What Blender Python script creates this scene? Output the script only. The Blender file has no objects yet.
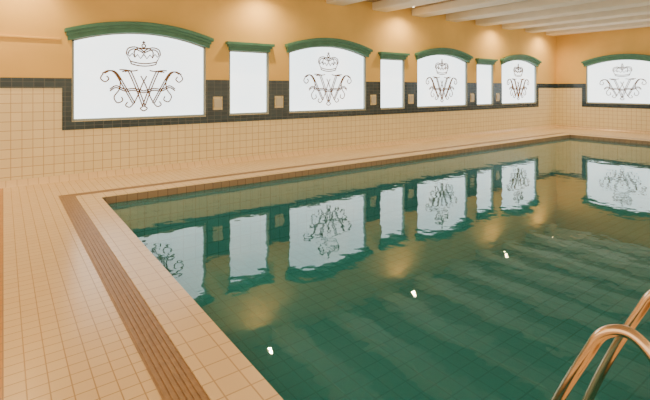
import bpy, bmesh, math
from mathutils import Vector, Matrix
D=8.75; XE=18.2; HC=3.92; BZ=3.70; YB=-3.0; XL=-3.0
PX0,PX1,PY0,PY1=1.15,15.6,0.72,7.05
WZ=-0.10
C=bpy.context.scene.collection

# ------------------------------------------------ materials
def newmat(n):
    m=bpy.data.materials.new(n); m.use_nodes=True
    nt=m.node_tree; b=nt.nodes['Principled BSDF']; return m,nt,b
def plain(n,col,rough=.5,metal=0,spec=.5,noise=0,nscale=4):
    m,nt,b=newmat(n)
    b.inputs['Roughness'].default_value=rough; b.inputs['Metallic'].default_value=metal
    b.inputs['Specular IOR Level'].default_value=spec
    b.inputs['Base Color'].default_value=(*col,1)
    if noise:
        tc=nt.nodes.new('ShaderNodeTexCoord'); nz=nt.nodes.new('ShaderNodeTexNoise')
        nz.inputs['Scale'].default_value=nscale; nz.inputs['Detail'].default_value=5
        nt.links.new(tc.outputs['Object'],nz.inputs['Vector'])
        cr=nt.nodes.new('ShaderNodeValToRGB')
        cr.color_ramp.elements[0].position=.3; cr.color_ramp.elements[1].position=.7
        cr.color_ramp.elements[0].color=(*[c*(1-noise) for c in col],1)
        cr.color_ramp.elements[1].color=(*[min(1,c*(1+noise)) for c in col],1)
        nt.links.new(nz.outputs['Fac'],cr.inputs['Fac']); nt.links.new(cr.outputs['Color'],b.inputs['Base Color'])
    return m
def tile(n,c1,c2,mortar,size,ms=.006,vertical=False,rough=.25,sizey=None,off=(0,0)):
    m,nt,b=newmat(n); N=nt.nodes; L=nt.links
    tc=N.new('ShaderNodeTexCoord'); sp=N.new('ShaderNodeSeparateXYZ'); cb=N.new('ShaderNodeCombineXYZ')
    L.new(tc.outputs['Object'],sp.inputs[0])
    if vertical:
        ad=N.new('ShaderNodeMath'); ad.operation='ADD'
        L.new(sp.outputs['X'],ad.inputs[0]); L.new(sp.outputs['Y'],ad.inputs[1])
        u,v=ad.outputs[0],sp.outputs['Z']
    else: u,v=sp.outputs['X'],sp.outputs['Y']
    for o,s,k in ((u,'X',0),(v,'Y',1)):
        a=N.new('ShaderNodeMath'); a.operation='ADD'; a.inputs[1].default_value=30+off[k]
        L.new(o,a.inputs[0]); L.new(a.outputs[0],cb.inputs[s])
    br=N.new('ShaderNodeTexBrick'); br.offset=0; br.squash=1
    br.inputs['Scale'].default_value=1; br.inputs['Brick Width'].default_value=size
    br.inputs['Row Height'].default_value=sizey or size
    br.inputs['Mortar Size'].default_value=ms; br.inputs['Mortar Smooth'].default_value=.1
    br.inputs['Color1'].default_value=(*c1,1); br.inputs['Color2'].default_value=(*c2,1); br.inputs['Mortar'].default_value=(*mortar,1)
    L.new(cb.outputs[0],br.inputs['Vector']); L.new(br.outputs['Color'],b.inputs['Base Color'])
    bp=N.new('ShaderNodeBump'); bp.invert=True; bp.inputs['Strength'].default_value=.3; bp.inputs['Distance'].default_value=.003
    L.new(br.outputs['Fac'],bp.inputs['Height']); L.new(bp.outputs[0],b.inputs['Normal'])
    b.inputs['Roughness'].default_value=rough
    return m
def emit(n,col,s):
    m,nt,b=newmat(n); b.inputs['Base Color'].default_value=(*col,1)
    b.inputs['Emission Color'].default_value=(*col,1); b.inputs['Emission Strength'].default_value=s; return m

M_wtile=tile('white_wall_tile',(.92,.80,.50),(.87,.75,.46),(.58,.40,.19),.15,.005,True)
M_dark=tile('dark_tile',(.008,.030,.048),(.022,.055,.08),(.10,.12,.13),.15,.004,True,.2,.085)
M_plaster=plain('ochre_plaster',(.84,.56,.18),.8,noise=.07,nscale=1.2)
M_deck=tile('deck_tile',(.92,.71,.41),(.88,.66,.37),(.55,.34,.15),.10,.0035)
M_terra=tile('terracotta_tile',(.62,.30,.10),(.56,.26,.09),(.35,.2,.1),.10,.004)
M_cope=tile('coping_tile',(.93,.72,.43),(.89,.68,.40),(.62,.41,.22),.1475,.0045,off=(.055,.04))
M_drain=plain('drain_brown',(.36,.22,.10),.45,noise=.15,nscale=20)
M_pool=tile('pool_tile',(.34,.86,.90),(.31,.81,.85),(.20,.58,.60),.20,.008)
M_poolw=tile('pool_side_tile',(.34,.84,.86),(.31,.80,.82),(.20,.56,.58),.20,.008,True)
M_poolrim=tile('pool_rim_tile',(.36,.25,.15),(.31,.22,.14),(.2,.14,.09),.15,.006,True)
M_green=plain('green_painted_moulding',(.075,.24,.185),.4,noise=.1,nscale=6)
M_frame=plain('window_frame_paint',(.40,.47,.46),.4)
M_crest=plain('etched_crest_line',(.26,.15,.07),.6,spec=.2)
M_ceil=plain('ceiling_paint',(.42,.33,.22),.8,noise=.04)
M_beam=plain('beam_paint',(.88,.84,.74),.7,noise=.03)
M_chrome=plain('polished_steel',(.80,.60,.42),.16,1)
M_white=plain('white_ornament',(.6,.56,.46),.3)
M_lamp=emit('lamp_glow',(1,.85,.6),22)

# frosted pane glowing with daylight
M_pane,nt,b=newmat('frosted_daylight_glass')
tc=nt.nodes.new('ShaderNodeTexCoord'); nz=nt.nodes.new('ShaderNodeTexNoise'); nz.inputs['Scale'].default_value=1.3
cr=nt.nodes.new('ShaderNodeValToRGB'); cr.color_ramp.elements[0].position=.3; cr.color_ramp.elements[1].position=.7
cr.color_ramp.elements[0].color=(.74,.90,.98,1); cr.color_ramp.elements[1].color=(.92,.98,1,1)
nt.links.new(tc.outputs['Object'],nz.inputs['Vector']); nt.links.new(nz.outputs['Fac'],cr.inputs['Fac'])
nt.links.new(cr.outputs['Color'],b.inputs['Emission Color']); b.inputs['Emission Strength'].default_value=3.0
b.inputs['Base Color'].default_value=(.8,.85,.85,1); b.inputs['Roughness'].default_value=.4

# water: surface reflection over slightly cloudy teal water
M_water=bpy.data.materials.new('pool_water'); M_water.use_nodes=True; nt=M_water.node_tree; N=nt.nodes; L=nt.links
N.clear(); out=N.new('ShaderNodeOutputMaterial'); mix=N.new('ShaderNodeMixShader'); fr=N.new('ShaderNodeFresnel'); fr.inputs['IOR'].default_value=1.38
tr=N.new('ShaderNodeBsdfTransparent'); tr.inputs[0].default_value=(.42,.84,.92,1)
df=N.new('ShaderNodeBsdfDiffuse'); df.inputs[0].default_value=(.035,.255,.285,1)
mb_=N.new('ShaderNodeMixShader'); mb_.inputs[0].default_value=.55
gl=N.new('ShaderNodeBsdfGlossy'); gl.inputs['Roughness'].default_value=.01; gl.inputs['Color'].default_value=(.90,1,1,1)
tc=N.new('ShaderNodeTexCoord'); n1=N.new('ShaderNodeTexNoise'); n1.inputs['Scale'].default_value=3.2; n1.inputs['Detail'].default_value=2.5
bp=N.new('ShaderNodeBump'); bp.inputs['Strength'].default_value=1; bp.inputs['Distance'].default_value=.0028
L.new(tc.outputs['Object'],n1.inputs['Vector']); L.new(n1.outputs['Fac'],bp.inputs['Height'])
L.new(bp.outputs[0],gl.inputs['Normal']); L.new(bp.outputs[0],fr.inputs['Normal'])
L.new(tr.outputs[0],mb_.inputs[1]); L.new(df.outputs[0],mb_.inputs[2])
L.new(fr.outputs[0],mix.inputs[0]); L.new(mb_.outputs[0],mix.inputs[1]); L.new(gl.outputs[0],mix.inputs[2]); L.new(mix.outputs[0],out.inputs[0])

# ------------------------------------------------ mesh helpers
class MB:
    def __init__(s,name,mats,parent=None):
        s.bm=bmesh.new(); s.name=name; s.mats=mats; s.parent=parent
    def quad(s,ps,mi=0):
        f=s.bm.faces.new([s.bm.verts.new(p) for p in ps]); f.material_index=mi; return f
    def hexa(s,c,mi=0):
        v=[s.bm.verts.new(p) for p in c]
        for q in ((0,1,2,3),(7,6,5,4),(0,4,5,1),(1,5,6,2),(2,6,7,3),(3,7,4,0)):
            f=s.bm.faces.new([v[i] for i in q]); f.material_index=mi
    def box(s,x0,x1,y0,y1,z0,z1,mi=0):
        s.hexa([(x0,y0,z0),(x1,y0,z0),(x1,y1,z0),(x0,y1,z0),(x0,y0,z1),(x1,y0,z1),(x1,y1,z1),(x0,y1,z1)],mi)
    def pbox(s,P,s0,s1,z0,z1,d0,d1,mi=0):
        s.hexa([P(s0,z0,d0),P(s1,z0,d0),P(s1,z0,d1),P(s0,z0,d1),P(s0,z1,d0),P(s1,z1,d0),P(s1,z1,d1),P(s0,z1,d1)],mi)
    def loft(s,rings,mi=0,closed=True,cap=True):
        R=[[s.bm.verts.new(p) for p in r] for r in rings]; n=len(R[0])
        for a,b in zip(R,R[1:]):
            for i in range(n if closed else n-1):
                f=s.bm.faces.new((a[i],a[(i+1)%n],b[(i+1)%n],b[i])); f.material_index=mi
        if cap and closed:
            for r in (R[0],R[-1]):
                f=s.bm.faces.new(r); f.material_index=mi
    def done(s,smooth=False,recalc=True,bevel=0):
        if recalc: bmesh.ops.recalc_face_normals(s.bm,faces=s.bm.faces)
        me=bpy.data.meshes.new(s.name); s.bm.to_mesh(me); s.bm.free()
        for m in s.mats: me.materials.append(m)
        if smooth:
            for p in me.polygons: p.use_smooth=True
        o=bpy.data.objects.new(s.name,me); C.objects.link(o)
        if s.parent: o.parent=s.parent
        if bevel:
            bv=o.modifiers.new('Bevel','BEVEL'); bv.width=bevel; bv.segments=2; bv.limit_method='ANGLE'
        return o
def empty(name):
    e=bpy.data.objects.new(name,None); C.objects.link(e); return e
def tube(mb,pts,r,mi=0,n=14):
    pts=[Vector(p) for p in pts]; rings=[]; ref=Vector((1,0,0))
    for i,p in enumerate(pts):
        t=(pts[min(i+1,len(pts)-1)]-pts[max(i-1,0)]).normalized()
        a=ref-t*ref.dot(t)
        if a.length<.05: a=Vector((0,1,0))-t*t.y
        a.normalize(); b=t.cross(a)
        rings.append([p+a*math.cos(k*2*math.pi/n)*r+b*math.sin(k*2*math.pi/n)*r for k in range(n)])
    mb.loft(rings,mi)
def catmull(p,k=8,closed=False):
    p=[Vector((*q,0)) if len(q)==2 else Vector(q) for q in p]; out=[]
    for i in range(len(p)-1):
        a=p[max(i-1,0)];b_=p[i];c=p[i+1];d=p[min(i+2,len(p)-1)]
        for j in range(k):
            t=j/k
            out.append(.5*((2*b_)+(c-a)*t+(2*a-5*b_+4*c-d)*t*t+(3*b_-a-3*c+d)*t**3))
    out.append(p[-1]); return out

# ------------------------------------------------ walls
PN=lambda s,z,d:(s,D-d,z)
PE=lambda s,z,d:(XE-d,D-s,z)
SILL=1.02; BAND0,BAND1=1.60,1.77; REC=.10
winsN=[(.967,3.38,1),(3.90,4.86,0),(5.40,7.81,1),(8.34,9.29,0),(9.83,12.24,1),(12.77,13.72,0),(14.25,16.62,1)]
winsE=[(1.13,3.54,1),(4.07,5.02,0),(5.55,7.96,1)]
def top(w,s):
    a,b_,k=w
    if not k: return 2.42
    u=(s-(a+b_)/2)/((b_-a)/2); return 2.45+.21*(1-u*u)
def build_wall(name,P,s0,s1,wins):
    mb=MB(name,[M_wtile,M_plaster,M_frame])
    def col(a,b_):
        mb.quad([P(a,0,0),P(b_,0,0),P(b_,BAND1,0),P(a,BAND1,0)],0)
        mb.quad([P(a,BAND1,0),P(b_,BAND1,0),P(b_,HC,0),P(a,HC,0)],1)
    cur=s0
    for w in wins:
        a,b_,k=w; col(cur,a); cur=b_
        mb.quad([P(a,0,0),P(b_,0,0),P(b_,SILL,0),P(a,SILL,0)],0)
        mb.quad([P(a,SILL,0),P(b_,SILL,0),P(b_,SILL,-REC),P(a,SILL,-REC)],2)
        for e in (a,b_): mb.quad([P(e,SILL,0),P(e,top(w,e),0),P(e,top(w,e),-REC),P(e,SILL,-REC)],2)
        n=20 if k else 1
        for i in range(n):
            x0=a+(b_-a)*i/n; x1=a+(b_-a)*(i+1)/n
            mb.quad([P(x0,top(w,x0),0),P(x1,top(w,x1),0),P(x1,HC,0),P(x0,HC,0)],1)
            mb.quad([P(x0,top(w,x0),0),P(x1,top(w,x1),0),P(x1,top(w,x1),-REC),P(x0,top(w,x0),-REC)],2)
    col(cur,s1)
    mb.quad([P(s0,0,-.3),P(s1,0,-.3),P(s1,HC,-.3),P(s0,HC,-.3)],1)
    return mb.done(recalc=False)
build_wall('wall_north',PN,XL,XE,winsN)
build_wall('wall_east',PE,0,D-YB,winsE)

def tiles(name,P,s0,s1,wins):
    mb=MB(name,[M_dark,M_white]); T=.012; w_=.15
    mb.pbox(P,s0,wins[0][0]-w_,BAND0,BAND1,0,T)
    mb.pbox(P,wins[-1][1]+w_,s1,BAND0,BAND1,0,T)
    mb.pbox(P,wins[0][0]-w_,wins[-1][1]+w_,.87,SILL-.01,0,T)
    for i,w in enumerate(wins):
        mb.pbox(P,w[0]-w_,w[0]-.005,SILL-.01,BAND1,0,T)
        mb.pbox(P,w[1]+.005,w[1]+w_,SILL-.01,BAND1,0,T)
        if i+1<len(wins):
            a=w[1]+w_; b_=wins[i+1][0]-w_
            mb.pbox(P,a,b_,1.42,BAND1,0,T)
            mb.pbox(P,a,b_,SILL-.01,1.14,0,T)
            c=(a+b_)/2
            mb.pbox(P,c-.085,c+.085,1.19,1.37,0,.03,1)
    return mb.done()
tiles('trim_1',PN,XL,XE,winsN); tiles('trim_2',PE,0,D-YB,winsE)
mb=MB('trim_3',[M_plaster]); mb.pbox(PN,XL,.80,2.42,2.46,0,.03); mb.done(bevel=.01)
for nm,P,a,b_ in (('baseboard_north',PN,XL,XE),('baseboard_east',PE,0,D-YB)):
    mb=MB(nm,[M_cope]); 
    mb.loft([[P(s,0,0),P(s,0,.09),P(s,.02,.06),P(s,.06,.03),P(s,.10,.012),P(s,.10,0)] for s in (a,b_)]); mb.done()

# ------------------------------------------------ crest curve
def mir(p): return [(-x,y) for x,y in p]
strokes=[]
def add(p,double=True,smooth=True,mirror=True,closed=False,w=.02):
    for q in ([p,mir(p)] if mirror else [p]):
        pts=catmull(q) if smooth else [Vector((*a,0)) for a in q]
        if double:
            strokes.append([(v.x-w,v.y) for v in pts]); strokes.append([(v.x+w,v.y) for v in pts])
        else: strokes.append([(v.x,v.y) for v in pts])
# monogram: bold central V, flanked by slanted scroll letters and a flowing crossbar
add([(-.40,.66),(-.30,.68),(-.24,.58),(-.12,.28),(0,-.06)],w=.026)
add([(-.48,.70),(-.36,.70),(-.22,.68),(-.12,.70)],False)
add([(-.78,.62),(-.66,.68),(-.54,.62),(-.38,.34),(-.20,.0)],w=.022)
add([(-.78,.62),(-.83,.52),(-.75,.45),(-.68,.51),(-.72,.57)],False)
add([(-.20,.0),(-.13,.14),(-.03,.40),(.06,.58)],False)
add([(-.56,.66),(-.47,.50),(-.48,.30),(-.58,.14),(-.52,.02),(-.42,.06),(-.44,.14)],False)
add([(-.20,.0),(-.28,-.08),(-.36,-.04),(-.32,.03)],False)
add([(0,-.06),(-.07,-.11),(-.02,-.16),(0,-.16)],False)
add([(-.66,.30),(-.54,.37),(-.38,.30),(-.20,.31),(0,.26)],False)
add([(-.66,.26),(-.54,.33),(-.38,.26),(-.20,.27),(0,.22)],False)
cy=.80
def cadd(p,**k): add([(x*1.05,y*1.05+cy) for x,y in p],**k)
cadd([(-.24,.03),(-.12,0),(0,-.01),(.12,0),(.24,.03)],double=False,mirror=False)
cadd([(-.25,.08),(-.12,.05),(0,.04),(.12,.05),(.25,.08)],double=False,mirror=False)
cadd([(-.24,.03),(-.25,.08)],double=False,smooth=False)
cadd([(-.25,.08),(-.33,.22),(-.27,.18),(-.22,.24),(-.17,.16),(-.12,.22),(-.06,.14),(0,.23)],double=False,smooth=False)
cadd([(-.33,.22),(-.30,.33),(-.18,.37),(-.06,.33),(0,.28)],double=False)
cadd([(-.30,.21),(-.27,.29),(-.18,.33),(-.07,.29),(0,.25)],double=False)
cadd([(-.17,.16),(-.18,.28),(-.10,.35),(0,.34)],double=False)
cadd([(.035*math.cos(t*math.pi/6),.40+.035*math.sin(t*math.pi/6)) for t in range(13)],double=False,mirror=False)
cadd([(0,.435),(0,.50)],double=False,smooth=False,mirror=False)
cadd([(-.03,.47),(.03,.47)],double=False,smooth=False,mirror=False)
cv=bpy.data.curves.new('crest','CURVE'); cv.dimensions='3D'; cv.bevel_depth=.0135; cv.bevel_resolution=1
for st in strokes:
    sp=cv.splines.new('POLY'); sp.points.add(len(st)-1)
    for i,(x,y) in enumerate(st): sp.points[i].co=(x,y,0,1)
cv.materials.append(M_crest)

# ------------------------------------------------ windows
def arc_strip(mb,P,w,lo,hi,d0,d1,over,mi=0,n=28):
    a,b_,k=w; rings=[]; A=a-over; B=b_+over
    if not k: n=1
    for i in range(n+1):
        s=A+(B-A)*i/n
        if k:
            u=(s-(a+b_)/2)/((B-A)/2); base=2.44+.22*(1-u*u)
        else: base=2.42
        rings.append([P(s,base+lo,d0),P(s,base+lo,d1),P(s,base+hi,d1),P(s,base+hi,d0)])
    mb.loft(rings,mi)
idx=0
for P,wins,rz in ((PN,winsN,0),(PE,winsE,-math.pi/2)):
    for w in wins:
        idx+=1; a,b_,k=w; E=empty('window_%d'%idx)
        mb=MB('pane',[M_pane],E); n=24 if k else 1
        for i in range(n):
            x0=a+(b_-a)*i/n; x1=a+(b_-a)*(i+1)/n
            mb.quad([P(x0,SILL,-REC+.02),P(x1,SILL,-REC+.02),P(x1,top(w,x1),-REC+.02),P(x0,top(w,x0),-REC+.02)])
        mb.done(recalc=False)
        mb=MB('frame',[M_frame],E); f=.035
        mb.pbox(P,a+.001,b_-.001,SILL+.001,SILL+f,-REC+.03,-.02)
        mb.pbox(P,a+.001,a+f,SILL+f,top(w,a)-.002,-REC+.03,-.02); mb.pbox(P,b_-f,b_-.001,SILL+f,top(w,b_)-.002,-REC+.03,-.02)
        rings=[]
        for i in range(n+1):
            s=a+.002+(b_-a-.004)*i/n; t=top(w,s)-.002
            rings.append([P(s,t-f,-REC+.03),P(s,t,-REC+.03),P(s,t,-.02),P(s,t-f,-.02)])
        mb.loft(rings); mb.done()
        mb=MB('cornice',[M_green],E)
        if k:
            arc_strip(mb,P,w,-.02,.08,0,.06,.07); arc_strip(mb,P,w,.06,.13,0,.10,.09); arc_strip(mb,P,w,.115,.18,0,.15,.12)
        else:
            arc_strip(mb,P,w,-.01,.07,0,.05,.02); arc_strip(mb,P,w,.06,.12,0,.09,.05); arc_strip(mb,P,w,.11,.17,0,.13,.09)
        mb.done(bevel=.006)
        if k:
            o=bpy.data.objects.new('crest',cv); C.objects.link(o); o.parent=E
            o.location=P((a+b_)/2,1.31,-REC+.04); o.rotation_euler=(math.pi/2,0,rz)
            o.scale=(.90,.90,.90)

# ------------------------------------------------ floor
mb=MB('floor',[M_deck,M_terra])
def fl(x0,x1,y0,y1,mi=0): mb.quad([(x0,y0,0),(x1,y0,0),(x1,y1,0),(x0,y1,0)],mi)
fl(XL,0,YB,D,1); fl(0,PX0,YB,D); fl(PX0,XE,PY1,D); fl(PX1,XE,YB,PY1); fl(PX0,PX1,YB,PY0)
mb.done(recalc=False)
mb=MB('pool_coping',[M_cope]); w_=.295; h=.012
mb.box(PX0-w_,PX0,PY0-w_,PY1+w_,.001,h); mb.box(PX1,PX1+w_,PY0-w_,PY1+w_,.001,h)
mb.box(PX0,PX1,PY1,PY1+w_,.001,h); mb.box(PX0,PX1,PY0-w_,PY0,.001,h); mb.done()
mb=MB('drain_grating',[M_drain]); g=.195; o_=w_+.003
x0,x1,y0,y1=PX0-o_-g,PX1+o_+g,PY0-o_-g,PY1+o_+g
mb.box(x0,x0+g,y0,y1,.001,.005); mb.box(x1-g,x1,y0,y1,.001,.005)
mb.box(x0+g,x1-g,y1-g,y1,.001,.005); mb.box(x0+g,x1-g,y0,y0+g,.001,.005)
for k in range(6):
    q=.012+k*.03
    mb.box(x0+q,x0+q+.022,y0+q,y1-q,.004,.009); mb.box(x1-q-.022,x1-q,y0+q,y1-q,.004,.009)
    mb.box(x0+q+.022,x1-q-.022,y1-q-.022,y1-q,.004,.009); mb.box(x0+q+.022,x1-q-.022,y0+q,y0+q+.022,.004,.009)
mb.done()
BZ_=-1.3
mb=MB('swimming_pool',[M_pool,M_poolw,M_poolrim])
mb.quad([(PX0,PY0,BZ_),(PX1,PY0,BZ_),(PX1,PY1,BZ_),(PX0,PY1,BZ_)],0)
for (ax,ay,bx,by) in ((PX0,PY0,PX1,PY0),(PX1,PY0,PX1,PY1),(PX1,PY1,PX0,PY1),(PX0,PY1,PX0,PY0)):
    mb.quad([(ax,ay,BZ_),(bx,by,BZ_),(bx,by,-.16),(ax,ay,-.16)],1)
    mb.quad([(ax,ay,-.16),(bx,by,-.16),(bx,by,.0),(ax,ay,.0)],2)
mb.done(recalc=False)
mb=MB('pool_water',[M_water]); mb.quad([(PX0,PY0,WZ),(PX1,PY0,WZ),(PX1,PY1,WZ),(PX0,PY1,WZ)]); mb.done(recalc=False)

# ------------------------------------------------ ceiling
mb=MB('ceiling',[M_ceil]); mb.box(XL,XE,YB,D,HC,HC+.1); mb.done()
x=6.75-1.55*6
while x<XE-.2:
    mb=MB('ceiling_beam',[M_beam]); mb.box(x-.28,min(x+.28,XE-.01),YB,D-.001,BZ,HC-.001); mb.done(bevel=.03); x+=1.55

def lathe(mb,cx,cy_,prof,mi,n=24):
    rings=[[ (cx+r*math.cos(t*2*math.pi/n),cy_+r*math.sin(t*2*math.pi/n),z) for t in range(n)] for r,z in prof]
    mb.loft(rings,mi)
for X in (.2,4.6,9.05,13.6,16.8):
    E=empty('ceiling_downlight')
    mb=MB('housing',[M_beam],E); lathe(mb,X,8.2,[(.04,HC-.001),(.07,HC-.02),(.07,HC-.09),(.05,HC-.09),(.045,HC-.05)],0); mb.done(smooth=False)
    mb=MB('bulb',[M_lamp],E); lathe(mb,X,8.2,[(.03,HC-.06),(.032,HC-.085),(.02,HC-.1),(.005,HC-.105)],0); mb.done(smooth=True)
    l=bpy.data.lights.new('spot','SPOT'); l.energy=190; l.color=(1,.68,.34); l.spot_size=2.7; l.spot_blend=1; l.shadow_soft_size=.035
    o=bpy.data.objects.new('spot',l); C.objects.link(o); o.location=(X,8.2,HC-.13); o.parent=E

# ------------------------------------------------ ladder
E=empty('pool_ladder')
for i,X in enumerate((1.87,2.42)):
    p=[(.52,.012),(.515,.25),(.515,.50),(.545,.62),(.63,.69),(.72,.65),(.78,.54),(.89,.30),(.99,.04),(1.04,-.14),(1.06,-.35),(1.06,-.7),(1.06,-1.05)]
    pts=catmull([(X,a,b_) for a,b_ in p],8)
    mb=MB('handrail_%d'%(i+1),[M_chrome],E); tube(mb,pts,.022); mb.done(smooth=True)
    mb=MB('flange_%d'%(i+1),[M_chrome],E); lathe(mb,X,.52,[(.06,.0125),(.06,.02),(.03,.035),(.023,.04)],0,24); mb.done(smooth=False)
mb=MB('treads',[M_chrome],E)
for z in (-.32,-.58,-.84): mb.box(1.87,2.42,1.02,1.10,z-.015,z+.015)
mb.done(bevel=.008)

w=bpy.data.worlds.new('World'); bpy.context.scene.world=w; w.use_nodes=True
bg=w.node_tree.nodes['Background']; bg.inputs[0].default_value=(1,.73,.43,1); bg.inputs[1].default_value=2.4

cam=bpy.data.cameras.new('camera'); co=bpy.data.objects.new('camera',cam); C.objects.link(co)
cam.sensor_width=36; cam.lens=436.6/650*36; cam.shift_y=-112/650; cam.clip_start=.02
co.location=(0,0,1.6); co.rotation_euler=(math.pi/2,0,-math.radians(36.4)); bpy.context.scene.camera=co
